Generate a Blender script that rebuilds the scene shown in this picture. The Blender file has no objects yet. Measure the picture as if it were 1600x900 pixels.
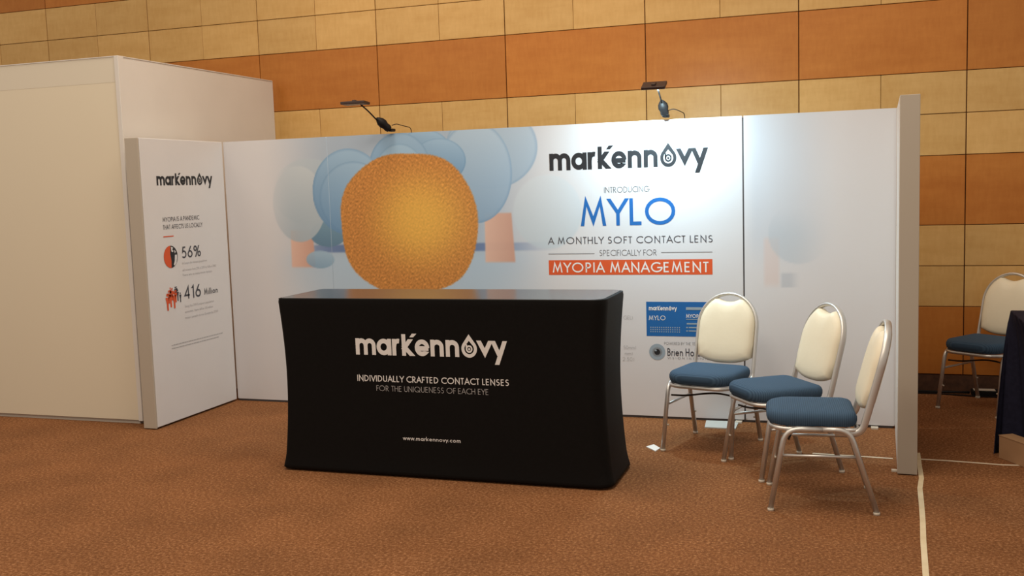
import bpy, bmesh, math, random
from mathutils import Vector, Matrix
import numpy as np

random.seed(7)
S = bpy.context.scene
C = S.collection
PI = math.pi

# ------------------------------------------------------------------ camera
cam_data = bpy.data.cameras.new('camera')
cam_data.sensor_width = 36.0
cam_data.lens = 1582.92 * 36.0 / 1600.0
cam = bpy.data.objects.new('camera', cam_data)
C.objects.link(cam)
_r = Vector((0.948438, 0.315415, -0.031275))
_f = Vector((-0.316955, 0.943158, -0.099959))
_u = Vector((-0.002031, 0.104718, 0.994500))
M3 = Matrix((_r, _u, -_f)).transposed()
cam.matrix_world = Matrix.Translation((0, 0, 1.695)) @ M3.to_4x4()
S.camera = cam

# ------------------------------------------------------------------ world and light
w = bpy.data.worlds.new('world')
S.world = w
w.use_nodes = True
w.node_tree.nodes['Background'].inputs[0].default_value = (1.0, 0.86, 0.72, 1)
w.node_tree.nodes['Background'].inputs[1].default_value = 0.46


def area(name, loc, target, size, power, color, sy=None):
    d = bpy.data.lights.new(name, 'AREA')
    d.energy = power
    d.color = color
    d.size = size
    if sy:
        d.shape = 'RECTANGLE'
        d.size_y = sy
    o = bpy.data.objects.new(name, d)
    C.objects.link(o)
    o.location = loc
    o.rotation_euler = (Vector(target) - Vector(loc)).to_track_quat('-Z', 'Y').to_euler()
    return o


WARM = (1.0, 0.84, 0.66)
area('hall_light', (-3.2, 5.6, 5.6), (-3.2, 6.0, 0), 1.6, 95, WARM)
area('hall_light', (-0.5, 4.4, 5.6), (-0.5, 5.0, 0), 1.6, 78, WARM)
area('hall_light', (-1.8, 1.2, 5.6), (-1.8, 1.8, 0), 1.8, 105, WARM)
area('hall_light', (-6.2, 2.4, 5.0), (-6.0, 3.8, 0), 1.8, 62, WARM)

S.view_settings.view_transform = 'Standard'
S.view_settings.look = 'None'
S.view_settings.gamma = 1
S.view_settings.use_curve_mapping = False
S.view_settings.exposure = 0.0


# ------------------------------------------------------------------ helpers
def lin(r, g, b):
    def f(c):
        c /= 255.0
        return c / 12.92 if c <= 0.04045 else ((c + 0.055) / 1.055) ** 2.4
    return (f(r), f(g), f(b), 1.0)


def base_mat(name, col, rough=0.6, metal=0.0, spec=0.5):
    m = bpy.data.materials.new(name)
    m.use_nodes = True
    b = m.node_tree.nodes['Principled BSDF']
    b.inputs['Base Color'].default_value = col
    b.inputs['Roughness'].default_value = rough
    b.inputs['Metallic'].default_value = metal
    b.inputs['Specular IOR Level'].default_value = spec
    return m


def noise_mat(name, col_a, col_b, scale=30, rough=0.6, metal=0.0, bump=0.0, spec=0.5, detail=4, stretch=(1, 1, 1), lo=0.3, hi=0.7, bscale=None):
    m = base_mat(name, col_a, rough, metal, spec)
    nt = m.node_tree
    b = nt.nodes['Principled BSDF']
    tc = nt.nodes.new('ShaderNodeTexCoord')
    mp = nt.nodes.new('ShaderNodeMapping')
    mp.inputs['Scale'].default_value = stretch
    nt.links.new(tc.outputs['Object'], mp.inputs[0])
    n = nt.nodes.new('ShaderNodeTexNoise')
    n.inputs['Scale'].default_value = scale
    n.inputs['Detail'].default_value = detail
    nt.links.new(mp.outputs[0], n.inputs['Vector'])
    cr = nt.nodes.new('ShaderNodeValToRGB')
    cr.color_ramp.elements[0].position = lo
    cr.color_ramp.elements[1].position = hi
    cr.color_ramp.elements[0].color = col_a
    cr.color_ramp.elements[1].color = col_b
    nt.links.new(n.outputs['Fac'], cr.inputs[0])
    nt.links.new(cr.outputs[0], b.inputs['Base Color'])
    if bump:
        n2 = nt.nodes.new('ShaderNodeTexNoise')
        n2.inputs['Scale'].default_value = bscale or scale
        n2.inputs['Detail'].default_value = 3
        nt.links.new(mp.outputs[0], n2.inputs['Vector'])
        bp = nt.nodes.new('ShaderNodeBump')
        bp.inputs['Strength'].default_value = bump
        bp.inputs['Distance'].default_value = 0.01
        nt.links.new(n2.outputs['Fac'], bp.inputs['Height'])
        nt.links.new(bp.outputs[0], b.inputs['Normal'])
    return m


def link_mesh(name, me, mat, parent=None, smooth=False):
    o = bpy.data.objects.new(name, me)
    C.objects.link(o)
    if mat and not me.materials:
        me.materials.append(mat)
    if smooth:
        for p in me.polygons:
            p.use_smooth = True
    if parent:
        o.parent = parent
    return o


def obj(name, bm, mat, parent=None, smooth=False):
    me = bpy.data.meshes.new(name)
    bmesh.ops.recalc_face_normals(bm, faces=bm.faces)
    bm.to_mesh(me)
    bm.free()
    return link_mesh(name, me, mat, parent, smooth)


def empty(name, loc=(0, 0, 0), rz=0.0):
    o = bpy.data.objects.new(name, None)
    C.objects.link(o)
    o.empty_display_size = 0.1
    o.location = loc
    o.rotation_euler = (0, 0, rz)
    return o


def tag(o, label, cat, group=None):
    o['label'] = label
    o['category'] = cat
    if group:
        o['group'] = group
    return o


def box(bm, c, s, bevel=0.0, rot=None):
    r = bmesh.ops.create_cube(bm, size=1.0)
    vs = r['verts']
    bmesh.ops.scale(bm, verts=vs, vec=s)
    if bevel:
        es = list({e for v in vs for e in v.link_edges})
        q = bmesh.ops.bevel(bm, geom=es, offset=bevel, segments=1 if bevel < 0.004 else 3, affect='EDGES', profile=0.5)
        vs = list({v for f in q['faces'] for v in f.verts} | {v for v in vs if v.is_valid})
    if rot:
        bmesh.ops.rotate(bm, verts=vs, cent=(0, 0, 0), matrix=rot)
    bmesh.ops.translate(bm, verts=vs, vec=c)
    return vs


def bxo(name, c, s, mat, parent=None, bevel=0.0, rot=None):
    bm = bmesh.new()
    box(bm, c, s, bevel, rot)
    return obj(name, bm, mat, parent)


def fillet(pts, rad, n=6):
    pts = [Vector(p) for p in pts]
    rads = rad if isinstance(rad, (list, tuple)) else [rad] * len(pts)
    out = [pts[0]]
    for i in range(1, len(pts) - 1):
        p, a, b = pts[i], pts[i - 1], pts[i + 1]
        da, db = (a - p), (b - p)
        r = min(rads[i], da.length * 0.49, db.length * 0.49)
        A, B = p + da.normalized() * r, p + db.normalized() * r
        for k in range(n + 1):
            t = k / n
            out.append(A * (1 - t) ** 2 + p * 2 * t * (1 - t) + B * t * t)
    out.append(pts[-1])
    return out


def tube(bm, pts, r, seg=10, closed=False, ry=None, cap=True, up=Vector((0, 0, 1))):
    pts = [Vector(p) for p in pts]
    n = len(pts)
    rr = r if isinstance(r, (list, tuple)) else [r] * n
    rings = []
    tang = []
    for i in range(n):
        if closed:
            t = pts[(i + 1) % n] - pts[i - 1]
        else:
            t = pts[min(i + 1, n - 1)] - pts[max(i - 1, 0)]
        tang.append(t.normalized())
    nrm = up - tang[0] * up.dot(tang[0])
    if nrm.length < 1e-3:
        nrm = Vector((1, 0, 0)) - tang[0] * tang[0].x
    nrm.normalize()
    for i in range(n):
        t = tang[i]
        nrm = (nrm - t * nrm.dot(t)).normalized()
        bn = t.cross(nrm)
        ring = []
        for k in range(seg):
            a = 2 * PI * k / seg
            ring.append(bm.verts.new(pts[i] + nrm * math.cos(a) * rr[i] + bn * math.sin(a) * (ry if ry else rr[i])))
        rings.append(ring)
    m = n if closed else n - 1
    for i in range(m):
        A, B = rings[i], rings[(i + 1) % n]
        for k in range(seg):
            bm.faces.new((A[k], A[(k + 1) % seg], B[(k + 1) % seg], B[k]))
    if cap and not closed:
        bm.faces.new(rings[0][::-1])
        bm.faces.new(rings[-1])


def tubeo(name, pts, r, mat, parent=None, seg=10, **k):
    bm = bmesh.new()
    tube(bm, pts, r, seg, **k)
    return obj(name, bm, mat, parent, smooth=True)


def rings_mesh(bm, rings, cap0=True, cap1=True):
    R = [[bm.verts.new(p) for p in r] for r in rings]
    n = len(R[0])
    for A, B in zip(R, R[1:]):
        for k in range(n):
            bm.faces.new((A[k], A[(k + 1) % n], B[(k + 1) % n], B[k]))
    if cap0:
        bm.faces.new(R[0][::-1])
    if cap1:
        bm.faces.new(R[-1])


def rrect(x0, x1, y0, y1, rads, n=6):
    """rounded rectangle outline, counter clockwise from the lower left corner; rads = ll, lr, ur, ul"""
    out = []
    for (cx, cy, a0, r) in ((x0 + rads[0], y0 + rads[0], PI, rads[0]), (x1 - rads[1], y0 + rads[1], 1.5 * PI, rads[1]),
                            (x1 - rads[2], y1 - rads[2], 0, rads[2]), (x0 + rads[3], y1 - rads[3], 0.5 * PI, rads[3])):
        for k in range(n + 1):
            a = a0 + 0.5 * PI * k / n
            out.append((cx + r * math.cos(a), cy + r * math.sin(a)))
    return out


# ------------------------------------------------------------------ stroke lettering (geometric sans, drawn stroke by stroke)
def arc(cx, cy, rx, ry, a0, a1, n=14):
    return [(cx + rx * math.cos(math.radians(a0 + (a1 - a0) * i / n)), cy + ry * math.sin(math.radians(a0 + (a1 - a0) * i / n))) for i in range(n + 1)]


# centre line coordinates, 0..1 = baseline..cap height (caps) ; lower case x height 0.62
# value: (width, [strokes]) ; a stroke is (points, closed)
G = {}


def g(ch, wd, *st):
    G[ch] = (wd, [(s[0], True) if isinstance(s, tuple) and s[1] is True else (s, False) for s in st])


g('A', .74, [(0, 0), (.37, 1), (.74, 0)], [(.14, .32), (.60, .32)])
g('B', .46, [(0, 0), (0, 1), (.2, 1)] + arc(.2, .76, .2, .24, 90, -90, 8) + [(0, .52)], [(0, 0), (.22, 0)] + arc(.22, .26, .24, .26, -90, 90, 8) + [(0, .52)])
g('C', .70, arc(.5, .5, .5, .5, 48, 312, 20))
g('D', .62, [(0, 0), (0, 1), (.14, 1)] + arc(.14, .5, .48, .5, 88, -88, 14) + [(.14, 0), (0, 0)])
g('E', .42, [(.42, 0), (0, 0), (0, 1), (.42, 1)], [(0, .52), (.38, .52)])
g('F', .40, [(0, 0), (0, 1), (.40, 1)], [(0, .52), (.36, .52)])
g('G', .86, arc(.5, .5, .5, .5, 46, 348, 20) + [(.98, .46), (.54, .46)])
g('H', .58, [(0, 0), (0, 1)], [(.58, 0), (.58, 1)], [(0, .52), (.58, .52)])
g('I', .0, [(0, 0), (0, 1)])
g('J', .26, [(.26, 1), (.26, .22)] + arc(.08, .22, .18, .22, 0, -90, 6))
g('K', .52, [(0, 0), (0, 1)], [(.48, 1), (.02, .52)], [(.02, .52), (.54, 0)])
g('L', .38, [(0, 1), (0, 0), (.38, 0)])
g('M', .84, [(0, 0), (.14, 1), (.42, .12), (.70, 1), (.84, 0)])
g('N', .64, [(0, 0), (0, 1), (.64, 0), (.64, 1)])
g('O', 1.0, (arc(.5, .5, .5, .5, 0, 345, 23), True))
g('P', .42, [(0, 0), (0, 1), (.18, 1)] + arc(.18, .73, .24, .27, 88, -88, 8) + [(.18, .46), (0, .46)])
g('Q', 1.0, (arc(.5, .5, .5, .5, 0, 345, 23), True), [(.58, .34), (.96, 0)])
g('R', .46, [(0, 0), (0, 1), (.18, 1)] + arc(.18, .74, .23, .26, 88, -88, 8) + [(.18, .48), (0, .48)], [(.14, .48), (.46, 0)])
g('S', .44, arc(.23, .76, .2, .24, 40, 270, 12)[:-1] + arc(.21, .26, .23, .26, 90, -140, 12))
g('T', .50, [(.25, 0), (.25, 1)], [(0, 1), (.50, 1)])
g('U', .54, [(0, 1), (0, .28)] + arc(.27, .27, .27, .27, 180, 360, 12) + [(.54, 1)])
g('V', .68, [(0, 1), (.34, 0), (.68, 1)])
g('W', 1.04, [(0, 1), (.27, 0), (.52, .88), (.77, 0), (1.04, 1)])
g('X', .56, [(0, 0), (.56, 1)], [(0, 1), (.56, 0)])
g('Y', .62, [(0, 1), (.31, .46), (.62, 1)], [(.31, .46), (.31, 0)])
g('Z', .54, [(0, 1), (.54, 1), (0, 0), (.54, 0)])
g('0', .54, (arc(.27, .5, .27, .5, 0, 345, 23), True))
g('1', .16, [(0, .82), (.16, 1), (.16, 0)])
g('2', .46, arc(.23, .74, .23, .26, 170, -30, 10) + [(0, 0), (.48, 0)])
g('3', .42, arc(.2, .75, .2, .25, 150, -90, 10) + arc(.2, .25, .22, .25, 90, -150, 10))
g('4', .56, [(.42, 0), (.42, 1), (0, .26), (.56, .26)])
g('5', .48, [(.44, 1), (.14, 1), (.07, .56)] + arc(.22, .31, .26, .31, 120, -140, 14))
g('6', .52, [(.36, 1), (.06, .46)], (arc(.26, .29, .26, .29, 0, 345, 20), True))
g('7', .48, [(0, 1), (.48, 1), (.12, 0)])
g('8', .44, (arc(.22, .76, .19, .24, 0, 340, 16), True), (arc(.22, .26, .22, .26, 0, 340, 16), True))
g('9', .52, [(.16, 0), (.46, .54)], (arc(.26, .71, .26, .29, 0, 345, 20), True))
g('%', .84, (arc(.17, .78, .17, .22, 0, 340, 14), True), (arc(.67, .22, .17, .22, 0, 340, 14), True), [(.64, 1), (.20, 0)])
g('.', .02, [(0, 0), (.02, 0)])
g(',', .04, [(.04, .04), (0, -.12)])
g(')', .12, arc(-.2, .45, .34, .6, 50, -50, 8))
g('(', .12, arc(.34, .45, .34, .6, 130, 230, 8))
X = .62
g('a', .54, (arc(.27, X / 2, .27, X / 2, 0, 345, 18), True), [(.54, 0), (.54, X)])
g('b', .54, [(0, 0), (0, 1.08)], (arc(.27, X / 2, .27, X / 2, 0, 345, 18), True))
g('c', .40, arc(.28, X / 2, .28, X / 2, 55, 305, 14))
g('d', .54, [(.54, 0), (.54, 1.08)], (arc(.27, X / 2, .27, X / 2, 0, 345, 18), True))
g('e', .54, [(.02, .32), (.54, .32)] + arc(.27, X / 2, .27, X / 2, 6, 318, 16))
g('f', .24, [(.09, 0), (.09, .86)] + arc(.24, .88, .15, .2, 180, 90, 5), [(0, X), (.24, X)])
g('g', .54, (arc(.27, X / 2, .27, X / 2, 0, 345, 18), True), [(.54, X), (.54, -.12)] + arc(.29, -.12, .25, .2, 0, -140, 8))
g('h', .44, [(0, 0), (0, 1.08)], [(0, .36)] + arc(.22, .38, .22, .24, 165, 0, 8) + [(.44, 0)])
g('i', .0, [(0, 0), (0, X)], [(0, .84), (0, .87)])
g('j', .0, [(0, -.3), (0, X)], [(0, .84), (0, .87)])
g('k', .40, [(0, 0), (0, 1.08)], [(.36, X), (.02, .32)], [(.02, .32), (.42, 0)])
g('l', .0, [(0, 0), (0, 1.08)])
g('m', .76, [(0, 0), (0, X)], [(0, .36)] + arc(.19, .40, .19, .22, 165, 0, 8) + [(.38, 0)], [(.38, .36)] + arc(.57, .40, .19, .22, 165, 0, 8) + [(.76, 0)])
g('n', .44, [(0, 0), (0, X)], [(0, .36)] + arc(.22, .38, .22, .24, 165, 0, 8) + [(.44, 0)])
g('o', .56, (arc(.28, X / 2, .28, X / 2, 0, 345, 18), True))
g('p', .54, [(0, -.3), (0, X)], (arc(.27, X / 2, .27, X / 2, 0, 345, 18), True))
g('q', .54, [(.54, -.3), (.54, X)], (arc(.27, X / 2, .27, X / 2, 0, 345, 18), True))
g('r', .24, [(0, 0), (0, X)], [(0, .38)] + arc(.2, .40, .2, .22, 165, 70, 6))
g('s', .30, arc(.16, .46, .13, .16, 40, 270, 8)[:-1] + arc(.14, .155, .16, .155, 90, -140, 8))
g('t', .24, [(.12, 0), (.12, .88)], [(0, X), (.24, X)])
g('u', .44, [(0, X), (0, .22)] + arc(.22, .22, .22, .22, 180, 360, 8), [(.44, 0), (.44, X)])
g('v', .46, [(0, X), (.23, 0), (.46, X)])
g('w', .74, [(0, X), (.19, 0), (.37, X), (.55, 0), (.74, X)])
g('x', .42, [(0, 0), (.42, X)], [(0, X), (.42, 0)])
g('y', .46, [(0, X), (.24, .02)], [(.48, X), (.1, -.3)])
g('z', .40, [(0, X), (.40, X), (0, 0), (.40, 0)])


def ribbon(pts, hw, closed=False, flat=True):
    """pieces of a stroke of half width hw with mitred joints; steep open ends are cut level."""
    P = [Vector((p[0], p[1])) for p in pts]
    Q = [P[0]]
    for p in P[1:]:
        if (p - Q[-1]).length > 1e-5:
            Q.append(p)
    P = Q
    n = len(P)
    L, R = [], []
    for i in range(n):
        if closed:
            a, b = P[i - 1], P[(i + 1) % n]
            d0, d1 = (P[i] - a).normalized(), (b - P[i]).normalized()
        else:
            d0 = (P[i] - P[i - 1]).normalized() if i else None
            d1 = (P[i + 1] - P[i]).normalized() if i < n - 1 else None
        if d0 is None or d1 is None:
            d = d1 if d0 is None else d0
            nn = Vector((-d.y, d.x)) * hw
            if flat and abs(d.y) > 0.55:
                off = hw / abs(d.y)
                sgn = 1 if d.y > 0 else -1
                v = Vector((-off * sgn, 0))
                L.append(P[i] + v)
                R.append(P[i] - v)
            else:
                L.append(P[i] + nn)
                R.append(P[i] - nn)
            continue
        m = (Vector((-d0.y, d0.x)) + Vector((-d1.y, d1.x)))
        if m.length < 1e-4:
            m = Vector((-d1.y, d1.x))
        m.normalize()
        c = max(m.dot(Vector((-d1.y, d1.x))), 0.34)
        L.append(P[i] + m * hw / c)
        R.append(P[i] - m * hw / c)
    quads = []
    rng = range(n if closed else n - 1)
    for i in rng:
        j = (i + 1) % n
        quads.append((R[i], R[j], L[j], L[i]))
    return quads


def glyph_quads(ch, wt, lower_x=.62):
    """quads of one letter with stroke weight wt (fraction of cap height)"""
    wd, strokes = G[ch]
    hw = wt / 2
    lo = ch.islower()
    top = X if lo else 1.0
    out = []
    layers = []

    def my(y):
        if 0 <= y <= top:
            return hw + y / top * (top - 2 * hw)
        return y - hw if y > top else y + hw
    for pts, closed in strokes:
        q = [(p[0] + hw, my(p[1])) for p in pts]
        if ch == '.':
            hd = hw * 1.1
            out.append(tuple(Vector(v) for v in ((0, 0), (hd * 2, 0), (hd * 2, hd * 2), (0, hd * 2))))
            continue
        if not closed:
            for e, nb in ((0, 1), (-1, -2)):
                a, b = Vector(q[e]), Vector(q[nb])
                if (a - b).length > 0.10 or len(q) == 2:
                    d = (a - b).normalized()
                    if abs(d.y) > .55 and (abs(pts[e][1]) < 1e-6 or abs(pts[e][1] - top) < 1e-6):
                        a = a + d * (hw / abs(d.y))
                        q[e] = (a.x, a.y)
        lay_ = len(layers)
        layers.append(1)
        out += [[Vector((v[0], v[1], lay_)) for v in f] for f in ribbon(q, hw, closed)]
    return out, wd + wt


def text_quads(s, wt=.1, track=.18, space=.34):
    x = 0
    out = []
    for i, ch in enumerate(s):
        if ch == ' ':
            x += space
            continue
        q, adv = glyph_quads(ch, wt)
        nx = s[i + 1] if i + 1 < len(s) else ' '
        tr = track * ((0.45 if ch in 'AVYTLFvywr' else 1) * (0.6 if nx in 'AVYTvwy' else 1))
        out += [[Vector((p[0] + x, p[1], p[2] if len(p) > 2 else 0)) for p in f] for f in q]
        x += adv + tr
    return out, x - track


def logo_quads():
    """the word mark: heavy lower case letters, accent after the k, drop shaped o with a ring inside; unit = x height"""
    wt = .275
    h = wt / 2
    Q = []

    cnt = [0]

    def st(pts, closed=False):
        cnt[0] += 1
        Q.extend([[Vector((v[0], v[1], cnt[0] % 4)) for v in f] for f in ribbon(pts, h, closed)])

    def n_(x, wd):
        st([(x + h, 0), (x + h, 1)])
        r = (wd - wt) / 2
        st([(x + h, .5)] + arc(x + h + r, 1 - h - r * .92, r, r * .92, 175, 0, 10) + [(x + wd - h, 0)])
    # m
    st([(h, 0), (h, 1)])
    r = .29
    for k in (0, 1):
        x = h + k * 2 * r
        st([(x, .5)] + arc(x + r, 1 - h - r, r, r, 170, 0, 10) + [(x + 2 * r, 0)])
    # a
    cx = 1.50 + .5
    st(arc(cx, .5, .5 - h, .5 - h, 0, 350, 24), True)
    st([(cx + .40, 0), (cx + .40, 1)])
    # r
    st([(2.60 + h, 0), (2.60 + h, 1)])
    st([(2.60 + h, .48)] + arc(2.60 + h + .29, .60, .27, .28, 165, 72, 6))
    # k
    st([(3.28 + h, 0), (3.28 + h, 1.30)])
    st([(3.40, .40), (3.90, 1.0)])
    st([(3.44, .56), (4.00, 0)])
    # accent
    Q.append([Vector((3.84, 1.12)), Vector((4.10, 1.12)), Vector((4.34, 1.34)), Vector((4.02, 1.34))])
    # e
    cx = 4.18 + .5
    st([(cx - .30, .46), (cx + .44, .46)])
    st(arc(cx, .5, .5 - h, .5 - h, -2, 318, 22))
    n_(5.26, .90)
    n_(6.30, .90)
    # drop: thick ring whose top is drawn up to a point
    cx, R = 7.36 + .52, .52
    outer = arc(cx, .5, R, R, 142, 398, 26)
    outer = [(cx, 1.36)] + outer
    inner = arc(cx, .5, .315, .315, 142, 398, 26)
    inner = [(cx, .5 + .315 * 1.5)] + inner
    m = len(outer)
    for i in range(m):
        j = (i + 1) % m
        Q.append([Vector(outer[i]), Vector(outer[j]), Vector(inner[j]), Vector(inner[i])])
    Q.extend(ribbon(arc(cx, .49, .175, .175, 0, 345, 18), .05, True))
    Q.extend(ribbon([(cx - .175, .49), (cx - .175, .76)], .045))
    Q.append([Vector(p) for p in arc(cx, .48, .075, .075, 0, 315, 7)])
    # v
    st([(8.52, 1), (8.92, .27), (9.32, 1)])
    # y
    st([(9.46, 1), (9.88, .12)])
    st([(10.25, 1), (9.70, -.40)])
    return Q, 10.40


class Face:
    """A flat upright surface: origin, unit vector to the reader's right, and outward normal."""

    def __init__(self, o, right, out, parent_inv=None):
        self.o, self.r, self.n = Vector(o), Vector(right), Vector(out)

    def p(self, s, z, d):
        return self.o + self.r * s + Vector((0, 0, z)) + self.n * d


def print_mesh(name, quads, F, s0, z0, sx, sz, mat, parent, d=0.0012, warp=None):
    me = bpy.data.meshes.new(name)
    V, Fc = [], []
    for q in quads:
        b = len(V)
        for p in q:
            P = F.p(s0 + p[0] * sx, z0 + p[1] * sz, d + (p[2] * 1.2e-4 if len(p) > 2 else 0))
            if warp:
                P = warp(P) + F.n * (p[2] * 1.2e-4 if len(p) > 2 else 0)
            V.append(P)
        Fc.append(list(range(b, b + len(q))))
    me.from_pydata(V, [], Fc)
    me.update()
    o = link_mesh(name, me, mat, parent)
    return o


def text(s, F, s0, s1, z, cap, mat, parent, wt=.1, track=.18, name='lettering', d=0.0012, warp=None, fit=True, space=.34):
    q, wd = text_quads(s, wt, track, space)
    sx = (s1 - s0) / wd if fit else cap
    return print_mesh(name, q, F, s0, z, sx, cap, mat, parent, d, warp)


def logo(F, s0, s1, z, xh, mat, parent, d=0.0012, warp=None, name='logo_lettering'):
    q, wd = logo_quads()
    return print_mesh(name, q, F, s0, z, (s1 - s0) / wd, xh, mat, parent, d, warp)


def rectq(x0, x1, y0, y1):
    return [Vector((x0, y0)), Vector((x1, y0)), Vector((x1, y1)), Vector((x0, y1))]


# ------------------------------------------------------------------ materials
def wood_mat(name, ca, cb, rough=.42):
    m = base_mat(name, ca, rough, 0, .35)
    nt = m.node_tree
    b = nt.nodes['Principled BSDF']
    geo = nt.nodes.new('ShaderNodeNewGeometry')
    oi = nt.nodes.new('ShaderNodeObjectInfo')
    add = nt.nodes.new('ShaderNodeVectorMath')
    add.operation = 'ADD'
    mul = nt.nodes.new('ShaderNodeVectorMath')
    mul.operation = 'SCALE'
    mul.inputs['Scale'].default_value = 37.0
    cmb = nt.nodes.new('ShaderNodeCombineXYZ')
    nt.links.new(oi.outputs['Random'], cmb.inputs[0])
    nt.links.new(oi.outputs['Random'], cmb.inputs[2])
    nt.links.new(cmb.outputs[0], mul.inputs[0])
    nt.links.new(geo.outputs['Position'], add.inputs[0])
    nt.links.new(mul.outputs[0], add.inputs[1])
    mp = nt.nodes.new('ShaderNodeMapping')
    mp.inputs['Scale'].default_value = (1.2, 1, 5.0)
    nt.links.new(add.outputs[0], mp.inputs[0])
    n1 = nt.nodes.new('ShaderNodeTexNoise')
    n1.inputs['Scale'].default_value = 2.2
    n1.inputs['Detail'].default_value = 5
    n1.inputs['Roughness'].default_value = .6
    nt.links.new(mp.outputs[0], n1.inputs['Vector'])
    # fine fleck running across the board
    mp2 = nt.nodes.new('ShaderNodeMapping')
    mp2.inputs['Rotation'].default_value = (0, .5, 0)
    mp2.inputs['Scale'].default_value = (26, 1, 7)
    nt.links.new(add.outputs[0], mp2.inputs[0])
    n2 = nt.nodes.new('ShaderNodeTexNoise')
    n2.inputs['Scale'].default_value = 1.6
    n2.inputs['Detail'].default_value = 3
    nt.links.new(mp2.outputs[0], n2.inputs['Vector'])
    mx = nt.nodes.new('ShaderNodeMath')
    mx.operation = 'MULTIPLY_ADD'
    nt.links.new(n2.outputs['Fac'], mx.inputs[0])
    mx.inputs[1].default_value = .55
    nt.links.new(n1.outputs['Fac'], mx.inputs[2])
    mr = nt.nodes.new('ShaderNodeMapRange')
    mr.inputs['From Min'].default_value = .55
    mr.inputs['From Max'].default_value = 1.0
    nt.links.new(mx.outputs[0], mr.inputs['Value'])
    mix = nt.nodes.new('ShaderNodeMix')
    mix.data_type = 'RGBA'
    mix.inputs['A'].default_value = ca
    mix.inputs['B'].default_value = cb
    nt.links.new(mr.outputs[0], mix.inputs['Factor'])
    hsv = nt.nodes.new('ShaderNodeHueSaturation')
    mr2 = nt.nodes.new('ShaderNodeMapRange')
    mr2.inputs['To Min'].default_value = .94
    mr2.inputs['To Max'].default_value = 1.06
    nt.links.new(oi.outputs['Random'], mr2.inputs['Value'])
    nt.links.new(mr2.outputs[0], hsv.inputs['Value'])
    nt.links.new(mix.outputs['Result'], hsv.inputs['Color'])
    nt.links.new(hsv.outputs[0], b.inputs['Base Color'])
    return m


M = {}
M['wood_cream'] = wood_mat('pale_maple_veneer', (.67, .425, .160, 1), (.59, .350, .115, 1))
M['wood_orange'] = wood_mat('orange_veneer', (.52, .198, .036, 1), (.45, .155, .024, 1))
M['joint'] = base_mat('dark_joint', (.13, .045, .012, 1), .8)
M['skirting'] = noise_mat('dark_brown_skirting', (.055, .022, .010, 1), (.10, .042, .02, 1), 25, .8)
M['white_panel'] = noise_mat('white_painted_board', (.69, .665, .63, 1), (.72, .695, .66, 1), 3, .5)
M['cream_board'] = noise_mat('cream_board', (.74, .67, .525, 1), (.745, .675, .53, 1), 2, .7)
M['cream_head'] = noise_mat('cream_header', (.70, .645, .53, 1), (.71, .655, .54, 1), 2, .6)
M['fabric_white'] = noise_mat('white_stretch_fabric', (.70, .70, .715, 1), (.72, .72, .735, 1), 4, .75, bump=.02, bscale=300)
M['frame_grey'] = base_mat('pale_grey_edge', (.50, .46, .40, 1), .5)
M['end_grey'] = base_mat('warm_grey_end', (.46, .41, .34, 1), .5)
M['seam'] = base_mat('dark_seam_gap', (.10, .10, .11, 1), .8)  # dark grey of the panel seams and the base channel
M['black_print'] = base_mat('black_print', (.013, .014, .018, 1), .55)
M['navy_print'] = base_mat('dark_grey_print', (.055, .058, .075, 1), .6)
M['grey_print'] = base_mat('grey_print', (.22, .23, .25, 1), .6)
M['pale_print'] = base_mat('pale_grey_print', (.42, .42, .44, 1), .6)
M['blue_print'] = base_mat('blue_print', (.006, .125, .42, 1), .55)
M['blue_card'] = base_mat('blue_card_print', (.010, .125, .40, 1), .5)
M['orange_print'] = base_mat('orange_print', (.68, .095, .022, 1), .55)
M['white_print'] = base_mat('white_print', (.80, .80, .80, 1), .6)
M['pale_white_print'] = base_mat('thin_white_print', (.42, .42, .43, 1), .6)
M['iris_print'] = base_mat('pale_blue_print', (.30, .38, .46, 1), .6)
M['black_fabric'] = noise_mat('black_stretch_fabric', (.0045, .0042, .0042, 1), (.0058, .0054, .0054, 1), 60, .6, spec=.12)
M['black_top'] = base_mat('black_gloss_top', (.055, .055, .058, 1), .20, 0, 1.0)
M['alu'] = noise_mat('brushed_silver_tube', (.60, .59, .575, 1), (.67, .66, .64, 1), 20, .40, metal=.75, stretch=(1, 1, .1))
M['brace'] = base_mat('dark_brace', (.05, .04, .035, 1), .5, .4)
M['cream_vinyl'] = noise_mat('cream_vinyl', (.80, .74, .575, 1), (.83, .77, .605, 1), 6, .5, bump=.05, bscale=40)
M['glide'] = base_mat('pale_plastic', (.62, .56, .47, 1), .5)
M['black_plastic'] = base_mat('black_plastic', (.010, .008, .008, 1), .55, 0, .2)
M['brown_plastic'] = base_mat('dark_brown_metal', (.035, .016, .012, 1), .45)
M['paper'] = base_mat('white_paper', (.86, .88, .88, 1), .6)
M['plate'] = base_mat('pale_sheet', (.60, .64, .62, 1), .5)
M['tape'] = noise_mat('cream_tape', (.66, .55, .36, 1), (.74, .64, .45, 1), 12, .6)
M['tape_white'] = noise_mat('pale_tape', (.70, .60, .45, 1), (.80, .70, .55, 1), 12, .6)
M['navy_cloth'] = noise_mat('navy_cloth', (.010, .010, .024, 1), (.016, .016, .036, 1), 40, .85, spec=.2)
M['cardboard'] = noise_mat('cardboard', (.36, .205, .10, 1), (.41, .24, .125, 1), 8, .8)
M['label_white'] = base_mat('grey_white_label', (.55, .50, .43, 1), .6)


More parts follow.
